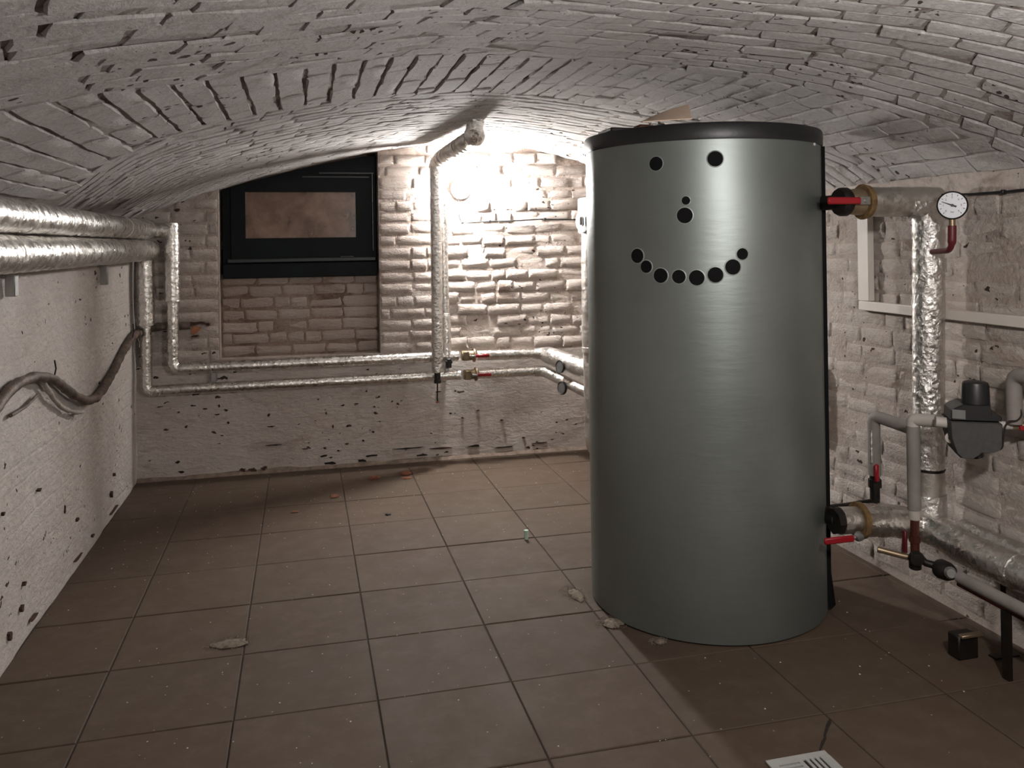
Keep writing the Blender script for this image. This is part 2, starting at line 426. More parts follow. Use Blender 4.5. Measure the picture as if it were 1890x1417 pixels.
class Bricks:
    """lays bricks on a piece of the setting: nearest 300 as parts, the rest joined"""
    def __init__(s, parent, meshes): s.p = parent; s.m = meshes; s.l = []
    def put(s, mat4, L, H, k=1.0):
        S = Matrix.Diagonal((L/BL, H/BH, k, 1)); s.l.append(mat4 @ S)
    def finish(s, cap=300):
        s.l = [q for q in s.l if (lambda r: r and -300 < r[0] < 2190 and -260 < r[1] < 1600)(project(q.translation))]
        s.l.sort(key=lambda q: (q.translation-EYE).length)
        off = wloc(s.p)
        for q in s.l[:cap]:
            o = bpy.data.objects.new('brick', random.choice(s.m)); C.objects.link(o); o.parent = s.p
            o.matrix_local = Matrix.Translation(-off) @ q
        rest = s.l[cap:]
        if rest:
            b = MB()
            for q in rest:
                me = random.choice(s.m); b.add([q @ v.co for v in me.vertices], [tuple(f.vertices) for f in me.polygons])
            me = bpy.data.meshes.new('brick_field'); me.from_pydata([v-off for v in b.v], [], b.f); me.update(); me.materials.append(s.m[0].materials[0]); me.shade_smooth(); me.set_sharp_from_angle(angle=math.radians(42 if s.p.name == 'ceiling' else 80))
            # meshes keep the orientation of their source
            o = bpy.data.objects.new('brick_field', me); C.objects.link(o); o.parent = s.p; o['kind'] = 'stuff'
        print('bricks', s.p.name, len(s.l))
vm = [brick_mesh(M['vault'], 1.15, .0030, True) for _ in range(12)]
BV = Bricks(ceil, vm)
YU = [(-1.1, 1.97), (-.94, 1.97), (-.59, 2.01), (-.38, 2.11), (-.08, 2.31), (.38, 2.47), (.787, 2.70), (1.1, 2.80), (1.32, 2.80), (1.65, 2.66), (1.83, 2.57), (2.03, 2.43), (2.25, 2.20), (2.35, 2.1)]
YL = [(-1.1, 3.7), (-.94, 3.55), (-.81, 3.35), (-.59, 2.98), (-.40, 2.86), (-.22, 2.90), (.08, 2.98), (.73, 3.32), (1.15, 3.55), (1.45, 3.58), (1.69, 3.45), (2.02, 3.05), (2.15, 2.92), (2.25, 2.88), (2.35, 2.86)]
yu = lambda x: interp(YU, x); yl = lambda x: interp(YL, x)
SMAX = SX[-1][0]
def frame_at(x, y, du, dv_y):
    # du: direction along surface (ds, dy)
    n = vn(x); S = Vector((-n.z, 0, n.x)).normalized()       # +x tangent
    U = (S*du+Vector((0, 1, 0))*dv_y).normalized(); V = n.cross(U)
    Mx = Matrix.Identity(4)
    for k in range(3): Mx[k][0] = U[k]; Mx[k][1] = V[k]; Mx[k][2] = n[k]
    Mx.translation = Vector((x, y, zv(x)))
    return Mx
def rnd(Mx, a=1.0):
    return Mx @ Matrix.Translation((0, 0, random.gauss(0, .0018)*a)) @ Matrix.Rotation(random.gauss(0, .010)*a, 4, 'Z') @ Matrix.Rotation(random.gauss(0, .028)*a, 4, 'X') @ Matrix.Rotation(random.gauss(0, .009)*a, 4, 'Y')
s_of = lambda x: next(s for s, xx in SX if xx >= x)
def lay_row(fy, pitch, xlo=XL-.02, xhi=XR+.02, yclip=(YF, YB), amt=1.0, kz=1):
    s = s_of(xlo)+random.random()*.2; smax = s_of(xhi)
    while s < smax:
        x = x_of_s(s); x2 = x_of_s(s+.01); y = fy(x); dy = (fy(x2)-y)/.01
        L = random.choice((.2, .2, .2, .21, .19, .1)); c = 1/math.sqrt(1+dy*dy); ds = L*c
        xm = x_of_s(s+ds/2); ym = fy(xm)
        if yclip[0] < ym < yclip[1] and xlo < xm < xhi:
            sm = (fy(x_of_s(s+ds))-fy(x))/max(ds, 1e-4)
            BV.put(rnd(frame_at(xm, ym, 1, sm), amt*1.15), L-.005, min(.068, pitch/math.sqrt(1+sm*sm)-.0055), kz)
        s += ds
p = .073
for k in range(26): lay_row(lambda x, k=k: yu(x)-(k+.5)*p*(1+.12*min(1, max(-1, x-.3))), p*1.05)
for k in range(46): lay_row(lambda x, k=k: yl(x)+(k+.5)*p, p, yclip=(2, YB-.03), amt=.4, kz=.55)
s = s_of(XL)+.03
while s < s_of(XR-.02):
    wdt = random.uniform(.074, .088); x = x_of_s(s+wdt/2); a, c = yu(x), yl(x); y = a-.0+random.uniform(-.01, .01)
    first = random.choice((.2, .12))
    while y < c-.03:
        L = min(first, c-y+random.uniform(-.01, .015)); 
        if c-y-L < .06: L = c-y
        BV.put(rnd(frame_at(x, y+L/2, 0, 1), .8), L-.001, wdt-.009, 1.15); y += L; first = .2+random.uniform(-.01, .01)
    s += wdt
BV.finish()

# back wall
wb = MB()
wb.box((XL-.2, YB, -.05), (-.48, YB+.25, 1.72)); wb.box((.45, YB, -.05), (XR+.2, YB+.25, 2.0)); wb.box((-.48, YB, -.05), (.45, YB+.25, .675))
wb.box((-.48, YB+.10, .675), (.45, YB+.25, 1.16))
wallb = wb.build('wall_back', M['back_joint'], smooth=False); tag(wallb, 'far end wall of whitewashed brick with a window niche', None, kind='structure')
wallb['kind'] = 'structure'
# niche back wall round the window and a dark light well behind it
nb = MB(); nb.box((-.48, YB+.097, .675), (.45, YB+.12, 1.16)); nb.build('niche_back', M['niche_joint'], wallb, False)
# lower plaster, softly uneven
def plaster(name, mat, P, nx, nz, amp, th, N, parent):
    rows = []
    for j in range(nz+1):
        rows.append([])
        for i in range(nx+1):
            p = Vector(P(i/nx, j/nz)); q = amp*(noise.noise(p*2.3)+.45*noise.noise(p*7.0)+.2*noise.noise(p*19))
            e = min(i, nx-i, j, nz-j)
            rows[-1].append(p+Vector(N)*q)
    b = MB(); b.sheet(rows, th, -Vector(N)); return b
o = plaster('plaster', None, lambda u, v: (XL-.05+u*(XR-XL+.1), YB-.010, -.01+v*(.655+.01)), 130, 30, .006, .03, (0, -1, 0), None).build('plaster', M['plaster_low'], wallb, ang=70)
bm_ = [brick_mesh(M['back'], 1.2, .004) for _ in range(8)]; bmr = [brick_mesh(M['back'], 2.2, .0045) for _ in range(10)]; bmn = [brick_mesh(M['niche'], 1.9, .003) for _ in range(8)]
class WB(Bricks): pass
def wall_frame(pos, U, N):
    U = Vector(U); N = Vector(N); V = N.cross(U); Mx = Matrix.Identity(4)
    for k in range(3): Mx[k][0] = U[k]; Mx[k][1] = V[k]; Mx[k][2] = N[k]
    Mx.translation = Vector(pos); return Mx
def courses(BR, z0, z1, a, b_, plane, axis, meshes_amt, top=None, ch=.0725, lens=(.2, .2, .1), keep=None, wave=0):
    z = z0; k = 0
    while z < z1:
        h = ch*random.uniform(.93, 1.07); u = a - (random.uniform(0, .1) if k % 2 else 0)
        while u < b_-.02:
            L = random.choice(lens)*random.uniform(.92, 1.08); u0, u1 = max(u, a), min(u+L, b_)
            if b_-u1 < .05: u1 = b_
            um = (u0+u1)/2; zz = z+h/2+wave*math.sin(um*2.1+k*.3)
            ok = (u1-u0) > .03 and (top is None or zz+.02 < top(um)) and (keep is None or keep(um, zz))
            if ok:
                pos, U, N = ((um, plane, zz), (1, 0, 0), (0, -1, 0)) if axis == 0 else ((plane, um, zz), (0, -1, 0), (-1, 0, 0))
                BR.put(rnd(wall_frame(pos, U, N), meshes_amt), u1-u0-.007, h-.009, 1)
            u = u1 if u1 >= b_ else u+L
        z += h; k += 1
B1 = Bricks(wallb, bm_)
courses(B1, .665, 1.75, XL+.01, -.482, YB-.001, 0, .45, zv)
courses(B1, .665, 2.0, .452, .80, YB-.001, 0, .9, zv)
B2 = Bricks(wallb, bmn); courses(B2, .68, 1.15, -.478, .448, YB+.0955, 0, 1.4)
B3 = Bricks(wallb, bmr); courses(B3, .665, 2.0, .80, 1.95, YB-.001, 0, 2.0, zv, lens=(.2, .19, .15, .1), wave=.01)
B1.finish(100); B2.finish(60); B3.finish(140)
# patches: bare spots and holes in plaster
def patch(cx, cz, rx, rz, mat, y, parent, name='bare_patch', n=14, axis=0):
    pts = []
    for k in range(n):
        a = 2*PI*k/n; q = random.uniform(.4, 1.1); pts.append((cx+rx*q*math.cos(a), cz+rz*q*math.sin(a)))
    b = MB(); 
    f = (lambda u, v, d: (u, y-d, v)) if axis == 0 else (lambda u, v, d: (y+axis*d, u, v))
    vs = [f(u, v, .003) for u, v in pts]+[f(u, v, -.01) for u, v in pts]
    b.add(vs, [tuple(range(n))]+[(k, (k+1) % n, n+(k+1) % n, n+k) for k in range(n)]); return b.build(name, mat, parent, False)
patch(-.615, .855, .035, .032, M['orange'], YB-.010, wallb, 'bare_brick')
for cx_, cz_, rx_, rz_ in [(-.60, .895, .075, .011), (-.665, .885, .03, .014), (-.545, .885, .018, .012), (-.62, .822, .03, .008)]: patch(cx_, cz_, rx_, rz_, M['hole'], YB-.012, wallb, 'hole')
low = [(-.36, .025, .020, .012), (-.305, .022, .028, .014), (-.24, .028, .019, .014), (-.18, .16, .05, .004), (.0, .125, .03, .004), (.10, .075, .03, .008), (.14, .028, .045, .010), (.19, .10, .012, .006), (.33, .03, .03, .012), (.38, .055, .05, .006),
       (.62, .085, .10, .005), (.80, .07, .10, .007), (.70, .035, .05, .006), (1.02, .07, .04, .010), (1.2, .05, .08, .004), (1.34, .10, .012, .006), (1.45, .06, .06, .004), (-.72, .10, .014, .010), (-.70, .04, .022, .008), (-.78, .29, .02, .006), (-.67, .30, .012, .010), (-.50, .36, .018, .006), (-.44, .31, .012, .010), (-.21, .34, .010, .012),
       (.22, .37, .014, .006), (.30, .375, .018, .005), (.12, .33, .007, .010), (.16, .245, .007, .012), (.25, .245, .02, .008), (.40, .20, .014, .006), (.95, .25, .012, .008), (1.05, .29, .018, .005), (.80, .42, .02, .005), (1.2, .22, .012, .006), (.55, .36, .012, .009), (.60, .50, .02, .006), (.34, .15, .012, .009), (-.2, .27, .03, .004)]
for q in low: patch(q[0], q[1], q[2], q[3], M['hole' if random.random() < .6 else 'crack'], YB-.013, wallb, 'hole', 10)
# grimy cement fillet along the foot of the back wall
tr = MB(); R1 = [(XL+i*(XR-XL)/60, YB-.012-.022*(1+.5*noise.noise((i*.4, 0, 0))), .001) for i in range(61)]; R2 = [(XL+i*(XR-XL)/60, YB-.002, .026+.012*noise.noise((i*.35, 4, 0))) for i in range(61)]
tr.sheet([R1, R2], .006, (0, .3, -.9)); tag(tr.build('trim_1', plain('grimy cement', (.21, .155, .12), .9, 0, .5, 25, .6)), 'grimy cement fillet along foot of the back wall', None, kind='structure')

# left wall
o = plaster('wall_left', None, lambda u, v: (XL, YF+u*(YB-YF+.05), -.03+v*1.60), 260, 60, .009, .16, (1, 0, 0), None).build('wall_left', M['plaster_left'], ang=70)
tag(o, 'rough whitewashed plaster wall on the left', None, kind='structure'); wl = o
for u, z_, a, b2 in [(2.50+.7, .20, .022, .012), (3.17, .13, .02, .014), (3.05, .09, .03, .02), (3.30, .045, .05, .006), (3.9, .04, .12, .005), (4.15, .05, .03, .012), (4.6, .03, .12, .004), (3.7, .30, .012, .02), (4.55, .12, .02, .02), (4.62, .2, .015, .01), (3.38, .47, .02, .008), (3.0, .5, .012, .01), (3.9, .2, .02, .008)]:
    patch(u, z_, a*.8, b2*.9, M['hole'], XL+.0035+.004, wl, 'hole', 11, 1)
# front wall behind the camera and right wall
tag(MB().box((XL-.2, YF-.15, -.05), (XR+.2, YF, 2.1)).build('wall_front', M['plaster_left'], smooth=False), 'wall behind the viewer', None, kind='structure')
o = plaster('wall_right', None, lambda u, v: (XR, YF+u*(YB-YF+.05), -.03+v*1.66), 240, 50, .005, .16, (-1, 0, 0), None).build('wall_right', M['right_joint'], ang=70)
wr = tag(o, 'whitewashed brick wall on the right behind the pipes', None, kind='structure')
B4 = Bricks(wr, [brick_mesh(M['right'], 1.8, .002) for _ in range(10)])
courses(B4, .02, 1.55, 1.75, 4.2, XR-.001, 1, 1.1, lambda u: 1.50, lens=(.2, .2, .19, .11))
B4.finish(300)

# window in the niche
WX0, WX1, WZ0 = -.465, .444, 1.147
win = thing('window_1', None, None, (0, YB+.07, WZ0)); win['kind'] = 'structure'; win['label'] = 'small dark green timber cellar window in the niche'
def arch_frame(x0, x1, z0, ztop, y0, y1, holes):
    """plate with straight foot and vault-shaped top and a rectangular opening, built of columns"""
    b = MB(); (hx0, hx1, hz0, hz1) = holes; n = 24
    cut = sorted(set([x0+(x1-x0)*i/n for i in range(n+1)]+[hx0, hx1]))
    def top(x): return min(ztop, zv(x)-.006)
    for a, c in zip(cut, cut[1:]):
        mid = (a+c)/2; segs = [(z0, None)] if not (hx0 < mid < hx1) else [(z0, hz0), (hz1, None)]
        for s0, s1 in segs:
            ta = top(a) if s1 is None else s1; tc = top(c) if s1 is None else s1
            if min(ta, tc) <= s0+.004: continue
            b.add([(a, y0, s0), (c, y0, s0), (c, y1, s0), (a, y1, s0), (a, y0, ta), (c, y0, tc), (c, y1, tc), (a, y1, ta)], [(0, 3, 2, 1), (4, 5, 6, 7), (0, 1, 5, 4), (1, 2, 6, 5), (2, 3, 7, 6), (3, 0, 4, 7)])
    return b
arch_frame(WX0, WX1, WZ0+.012, 1.885, YB+.085, YB+.13, (-.405, .405, 1.225, 1.72)).build('window_frame', M['window'], win, False)  # top raised so its near-black paint stands in for the dark void above the sash
arch_frame(-.415, .412, 1.262, 1.745, YB+.062, YB+.084, (-.333, .318, 1.385, 1.662)).build('sash', M['window'], win, False)
MB().box((WX0+.002, YB+.045, WZ0), (WX1-.002, YB+.09, 1.235), ch=.004).build('sill_board', M['window'], win)
MB().box((WX0+.03, YB+.040, 1.240), (WX1-.012, YB+.085, 1.262), ch=.003).build('weather_bar', plain('lighter dark green paint', (.02, .028, .027), .45, 0, .3), win)  # ledge in a lighter green than the frame
MB().box((-.340, YB+.074, 1.380), (.325, YB+.078, 1.667)).build('pane', M['pane'], win, False)
MB().box((.22, YB+.038, 1.262), (.30, YB+.060, 1.270), ch=.002).build('latch', M['black'], win)
MB().box((.418, YB+.066, 1.30), (.4215, YB+.084, 1.78), ch=.001).build('hinge_rod', M['greyplastic'], win)
MB().box((.0, YB+.080, 1.752), (.40, YB+.086, 1.760)).box((.10, YB+.072, 1.775), (.43, YB+.086, 1.783)).build('head_bead', plain('lighter dark green bead', (.018, .022, .024), .4), win, False)  # strips in a lighter green than the frame
wlw = MB().box((-.6, YB+.30, 1.0), (.6, YB+.34, 2.0)).box((-.6, YB+.13, 1.32), (.6, YB+.30, 1.372)); tag(wlw.build('wall_lightwell', M['niche_joint'], smooth=False), 'brown brick of the light well seen through the window', None, kind='structure')
# top of the niche above the window: soffit fill

# ---------------------------------------------------------------- back lamp
lp = thing('bulkhead_lamp', 'glaring oval bulkhead lamp on the back wall right of the vertical pipes', 'lamp', (.955, YB-.01, 1.675))
MB().lathe([(0, 0), (.058, 0), (.062, .006), (.062, .03), (.055, .038), (0, .038)], (.955, YB-.012, 1.675), (0, -1, 0), 40, 1.5 if False else 1).build('base', M['greyplastic'], lp)
MB().lathe([(0, .0), (.050, .0), (.050, .03), (.043, .055), (.028, .070), (0, .076)], (.955, YB-.05, 1.675), (0, -1, 0), 40).build('glass', M['glow'], lp)
def cable(name, pts, r, mat, label, cat='cable', rad=.02, clips=()):
    o = thing(name, label, cat, pts[0]); MB().tube(fillet(pts, rad, 4, .03), r, 8, wob=r*.25, freq=30).build('wire', mat, o)
    for c in clips: MB().box(Vector(c)-Vector((.008, .008, .008)), Vector(c)+Vector((.008, .004, .008)), ch=.002).build('clip', mat, o)
    return o
cable('lamp_cable', [(.946, YB-.022, 1.62), (.946, YB-.022, 1.50), (.962, YB-.022, 1.466), (1.127, YB-.022, 1.472), (1.3, YB-.022, 1.476), (1.481, YB-.022, 1.485), (1.60, YB-.022, 1.482), (1.80, YB-.022, 1.480)], .0042, M['black'],
      'thin black cable running along the back wall from the glaring lamp', clips=[(.966, YB-.024, 1.466), (1.14, YB-.024, 1.473), (1.5, YB-.024, 1.485)])

# ---------------------------------------------------------------- foil pipes
def foil_pipe(parent, pts, r, mat='foil', rad=None, name='pipe_section', wob=None, seg=22, step=.025):
    return MB().tube(fillet(pts, rad or (.06 if callable(r) else r*1.6), 8, step), r, seg, wob=wob if wob is not None else (.0025 if callable(r) else r*.05), freq=22).build(name, M[mat], parent, ang=60)
def band(parent, c, d, r, w=.012, mat='tape', name='tape_band'):
    c = Vector(c); d = Vector(d).normalized(); return MB().cyl(c-d*w/2, c+d*w/2, r, 24, ch=.001).build(name, M[mat], parent)
YP = 5.135
# upper run
up_ = thing('upper_heating_pipe', 'upper foil-wrapped pipe from left wall down to the higher row on the back wall', 'pipe', (-.84, 1.4, 1.435))
foil_pipe(up_, [(-.84, 1.2, 1.435), (-.84, 5.05, 1.435)], .051, name='thick_section'); foil_pipe(up_, [(-.84, 4.95, 1.435), (-.84, YP-.005, 1.435), (-.724, YP-.005, 1.437)], .042, 'foil_crinkled', .05, 'elbow')
foil_pipe(up_, [(-.724, YP, 1.475), (-.724, YP, 1.03)], .0425, name='thick_section', mat='foil')
foil_pipe(up_, [(-.724, YP, 1.04), (-.724, YP, .648), (.915, YP, .648)], .032, rad=.04)
for z in (1.25, 1.035): band(up_, (-.724, YP, z), (0, 0, 1), .0437, .01)
for x in (-.52, .10, .55, .88): band(up_, (x, YP, .648), (1, 0, 0), .0330, .012)
for y in (2.9, 3.6, 4.4): band(up_, (-.84, y, 1.435), (0, 1, 0), .0522, .03)
# lower run
lo_ = thing('lower_heating_pipe', 'lower foil-wrapped pipe from left wall down to the bottom row on the back wall', 'pipe', (-.84, 1.4, 1.325))
foil_pipe(lo_, [(-.84, 1.2, 1.322), (-.84, 5.16, 1.322)], .057, name='thick_section')
foil_pipe(lo_, [(-.866, YP, 1.28), (-.866, YP, .90)], .0475, name='thick_section'); foil_pipe(lo_, [(-.866, YP, .92), (-.866, YP, .531), (.925, YP, .531)], .030, rad=.04)
for x in (-.53, -.22, .45, .72): band(lo_, (x, YP, .531), (1, 0, 0), .0312, .012)
for y in (2.75, 3.3, 4.1): band(lo_, (-.84, y, 1.322), (0, 1, 0), .0582, .03)
# brackets
def bracket(name, box, label, group=None):
    o = tag(MB().box(*box, ch=.002).build(name, M['steel'], loc=box[0]), label, 'bracket', group); return o
bracket('rail_bracket', ((-.928, 3.02, 1.185), (-.898, 3.055, 1.285)), 'short steel strut under the pipes at the left edge of the picture')
bracket('rail_bracket', ((-.928, 4.33, 1.165), (-.898, 4.36, 1.285)), 'short steel strut under the pipes nearer the left back corner')
bracket('pipe_bracket', ((-.525, YP+.01, .560), (-.495, YB-.014, .620)), 'small steel bracket between the two pipe rows below the window left end')
bracket('pipe_bracket', ((.835, YP+.01, .558), (.860, YB-.014, .622)), 'small steel bracket between the two pipe rows beside the valves')
# valves on the back wall
def ball_valve(c, label, name='ball_valve', lev=1):
    c = Vector(c); o = thing(name, label, 'valve', c, 'ball valves on the back wall pipes')
    MB().cyl(c-Vector((.05, 0, 0)), c+Vector((.03, 0, 0)), .030, 20).box(c+Vector((-.045, -.034, -.028)), c+Vector((-.005, .03, .028)), ch=.004).build('body', M['brass'], o)
    MB().cyl(c+Vector((.022, 0, 0)), c+Vector((.034, 0, 0)), .042, 20).build('flange', M['brass'], o)
    MB().box(c+Vector((.03, -.056, -.009)), c+Vector((.115, -.045, .009)), ch=.003).build('lever', M['red'], o)
    MB().cyl(c+Vector((.0, -.05, 0)), c+Vector((0, -.02, 0)), .008, 12).box(c+Vector((-.005, -.053, -.005)), c+Vector((.04, -.047, .005)), ch=.001).build('stem', M['steel'], o)
    return o
ball_valve((.985, YP, .648), 'brass ball valve with red lever on the upper back wall pipe')
ball_valve((.995, YP, .531), 'brass ball valve with red lever on the lower back wall pipe')
v1 = thing('upper_pipe_bend', 'foil pipe bending from upper red-handled back wall valve towards the tank', 'pipe', (1.05, YP, .648))
foil_pipe(v1, [(1.03, YP, .645), (1.42, YP, .640)], .0315); foil_pipe(v1, [(1.40, YP, .640), (1.46, YP-.01, .638), (1.62, 4.66, .585)], lambda t: .034+.022*min(1, t*2.2), 'tape', .03, 'wrapped_bend')
v2 = thing('lower_pipe_bend', 'foil pipe bending from lower red-handled back wall valve towards the tank', 'pipe', (1.05, YP, .531))
foil_pipe(v2, [(1.04, YP, .531), (1.42, YP, .531)], .0300); foil_pipe(v2, [(1.40, YP, .531), (1.455, YP-.01, .530), (1.615, 4.64, .45)], .034, 'tape', .03, 'wrapped_bend')
# dial thermometers
def dial(c, N, label):
    c = Vector(c); N = Vector(N).normalized(); o = thing('dial_thermometer', label, 'thermometer', c, 'dials on the bent foil pipes')
    MB().lathe([(0, 0), (.036, 0), (.040, .005), (.040, .016), (.036, .018), (.034, .014), (0, .014)], c, N, 28).build('case', M['black'], o)
    MB().lathe([(0, .0145), (.033, .0145), (.033, .0155), (0, .0155)], c, N, 28).build('face', M['shell'], o)
    MB().cyl(c, c-N*.065, .009, 12).build('stem', M['blackiron'], o); return o
dial((1.495, 4.87, .590), (-.93, -.33, .05), 'round dial thermometer on the upper bent foil pipe beside the tank')
dial((1.505, 4.87, .462), (-.93, -.33, .05), 'round dial thermometer on the lower bent foil pipe beside the tank')
# vertical pale insulated pipe left of the tank
pv = thing('wrapped_riser', 'pale wrapped vertical pipe standing close behind left edge of the tank', 'pipe', (1.655, 4.62, .0))
foil_pipe(pv, [(1.622, 4.65, 1.42), (1.616, 4.65, .70)], .062, 'foil_dull', name='riser_section'); foil_pipe(pv, [(1.616, 4.65, .71), (1.612, 4.62, .13), (1.78, 4.62, .105), (2.0, 4.6, .105)], .056, 'foil_dull', .08, 'riser_section')
band(pv, (1.617, 4.65, .72), (0, 0, 1), .0632, .02, 'tape'); band(pv, (1.613, 4.63, .22), (0, 0, 1), .0572, .008)
# box with round switch
bx = thing('switch_box', 'white box with a round grey switch beside the upper left edge of the tank', 'switch', (1.63, 4.72, 1.50))
MB().box((1.572, 4.56, 1.385), (1.69, 4.76, 1.592), ch=.008).build('case', M['white'], bx)
MB().lathe([(0, 0), (.066, 0), (.070, .004), (.066, .018), (.045, .024), (0, .024)], (1.573, 4.63, 1.455), (-1, -.30, 0), 32).build('round_switch', M['greyplastic'], bx)
MB().box((1.540, 4.612, 1.435), (1.550, 4.638, 1.480), ch=.003).box((1.5445, 4.59, 1.425), (1.5475, 4.60, 1.485)).build('toggle', M['shell'], bx)

# vertical pair
vp = thing('front_vertical_pipe', 'front one of two foil-wrapped vertical pipes hanging down the back wall', 'pipe', (.778, 5.065, .56))
foil_pipe(vp, [(.775, 5.06, .565), (.778, 5.06, 1.84)], .035, 'foil_crinkled')
MB().cyl((.773, 5.06, .515), (.773, 5.06, .567), .019, 14).cyl((.773, 5.06, .500), (.773, 5.06, .52), .022, 14).build('drain_fitting', M['black'], vp)
MB().tube([(.773, 5.06, .505), (.772, 5.06, .46), (.770, 5.06, .41), (.773, 5.06, .385)], .0045, 8).build('drain_tail', M['blackiron'], vp)
MB().lathe([(0, -.004), (.009, -.004), (.010, .0), (.009, .005), (0, .005)], (.773, 5.06, .385), (0, 0, 1), 12).build('rusty_tip', M['orange'], vp)
vq = thing('rear_vertical_pipe', 'thinner foil-wrapped vertical pipe just right of the front hanging pipe', 'pipe', (.835, 5.10, .64))
foil_pipe(vq, [(.843, 5.155, .64), (.838, 5.155, 1.835)], .0245, 'foil'); band(vq, (.843, 5.155, .90), (0, 0, 1), .0285, .02)
foil_pipe(vq, [(.843, 5.13, .645), (.843, 5.14, .895)], .030, 'foil', name='thick_section')
MB().cyl((.848, 5.085, .585), (.848, 5.085, .64), .017, 14).box((.825, 5.07, .612), (.868, 5.10, .63), ch=.003).build('drain_fitting', M['black'], vq)
dg = thing('ceiling_pipe', 'thick foil-wrapped pipe slanting from the vertical pair up to the vault', 'pipe', (.80, 5.08, 1.85))
foil_pipe(dg, [(.79, 5.10, 1.815), (.793, 4.95, 1.838), (.838, 4.22, 1.868)], lambda t: .046, 'foil_dull', .05, 'slanting_section', wob=.006)
foil_pipe(dg, [(.836, 4.26, 1.866), (.840, 4.15, 1.865), (.842, 4.14, 1.965)], lambda t: .040+.010*math.sin(t*PI), 'foil_crinkled', .05, 'elbow', wob=.012)
for k in range(9): band(dg, (.795+.0045*k, 4.93-.075*k, 1.8385+.003*k), (.06, -1, .04), .0485, .007, 'foil_dull', 'foil_fold')
# old lead pipe on the left wall
lc = thing('old_lead_pipe', 'sagging dark peeling lead pipe along the left wall', 'pipe', (-.915, 2.7, .82))
LP = [(-.912, 2.70, .80), (-.912, 2.92, .872), (-.91, 3.077, .902), (-.91, 3.309, .890), (-.91, 3.508, .845), (-.91, 3.70, .765), (-.905, 3.946, .685), (-.905, 4.10, .668), (-.908, 4.25, .680), (-.91, 4.473, .726), (-.912, 4.691, .785), (-.912, 4.946, .845), (-.905, 5.10, .868)]
MB().tube(fillet(LP, .15, 5, .02), lambda t: .0175 if t < .42 else .0195, 14, wob=.0055, freq=25).build('pipe_section', M['lead'], lc)
MB().tube(fillet([(-.905, 5.07, .86), (-.89, 5.185, .868), (-.80, 5.195, .888), (-.64, 5.20, .885)], .05, 5, .02), .0215, 12, wob=.008, freq=30).build('corner_section', M['lead'], lc)
MB().tube(fillet([(-.915, 3.36, .87), (-.915, 3.47, .79), (-.915, 3.62, .715), (-.912, 3.80, .665), (-.912, 3.90, .652)], .1, 5, .02), 0.0085, 10, wob=.005, freq=40).build('peeled_strand', M['paintedstrand'], lc)
for a, c in (((-.905, 3.47, .86), (-.895, 3.44, .925)), ((-.90, 4.93, .85), (-.89, 4.90, .93)), ((-.89, 5.02, .84), (-.88, 5.0, .79))): MB().tube([a, Vector(a).lerp(Vector(c), .5)+Vector((.004, .006, 0)), c], .003, 6).build('loose_wire', M['black'], lc)
MB().tube([(-.925, 3.05, .80), (-.925, 3.2, .80), (-.925, 3.34, .818)], .006, 8, wob=.003).build('loose_wire', M['lead'], lc)

# ---------------------------------------------------------------- the tank
TC = Vector((1.466, 2.95, 0)); TR = .432
tk = thing('buffer_tank', 'tall grey cylindrical buffer tank with black dots forming a smiling face', 'tank', TC)
def tank_body(r, z0, z1, n=120, m_=60):
    vs = []; fs = []
    for j in range(m_+1):
        z = z0+(z1-z0)*j/m_
        for i in range(n):
            a = 2*PI*i/n; q = r+.0016*noise.noise((math.cos(a)*2.2, math.sin(a)*2.2, z*3.2))
            vs.append(TC+Vector((q*math.cos(a), q*math.sin(a), z)))
    for j in range(m_):
        for i in range(n): fs.append((j*n+i, j*n+(i+1) % n, (j+1)*n+(i+1) % n, (j+1)*n+i))
    fs.append(tuple(range(n))[::-1]); fs.append(tuple(m_*n+i for i in range(n)))
    b = MB(); b.add(vs, fs); return b
tank_body(TR, .006, 1.672).build('jacket', M['tank'], tk, ang=50)
MB().lathe([(0, 0), (TR-.006, 0), (TR-.004, .008), (0, .008)], TC, (0, 0, 1), 96).build('foot', M['crack'], tk)  # black ring standing in for the shadow gap below the jacket
MB().lathe([(0, .0), (TR+.004, .0), (TR+.006, .006), (TR+.006, .048), (TR+.002, .055), (TR-.01, .058), (0, .060)], TC+Vector((0, 0, 1.667)), (0, 0, 1), 120).build('lid', M['black'], tk)
# round plugs: azimuth, height and radius of each, laid on the curved jacket
PL = [(-2.3736, 1.5941, 0.0244), (-1.9203, 1.6015, 0.0258), (-2.1433, 1.4668, 0.0142), (-2.1532, 1.4176, 0.0265), (-2.5497, 1.2846, 0.0251), (-2.4697, 1.2479, 0.0217), (-2.3490, 1.2181, 0.0251), (-2.2055, 1.2148, 0.0231), (-2.0704, 1.2112, 0.0258), (-1.9310, 1.2206, 0.0258), (-1.7998, 1.2457, 0.0258), (-1.7252, 1.2879, 0.0193)]
def disc_on_tank(b, th, z, rad, lift, rim=0):
    n = 28; vs = []; fs = []
    for q, h in ((0, lift), (.55, lift), (.93, lift), (1.0, lift*.3), (1.0, -.002)):
        for k in range(n):
            a = 2*PI*k/n; u = rad*q*math.cos(a); v = rad*q*math.sin(a); t2 = th+u/TR
            vs.append(TC+Vector(((TR+h)*math.cos(t2), (TR+h)*math.sin(t2), z+v)))
    for j in range(4):
        for k in range(n): fs.append((j*n+k, j*n+(k+1) % n, (j+1)*n+(k+1) % n, (j+1)*n+k))
    b.add(vs, fs); return b
rimm = plain('pale cut edge of jacket', (.36, .39, .38), .5, .4)
for th, pz, rd in PL:
    g = disc_on_tank(MB(), th, pz, rd, .0028).build('round_plug', M['matte'], tk)
    disc_on_tank(MB(), th, pz, rd+.0028, .0014).build('plug_rim', rimm, g)
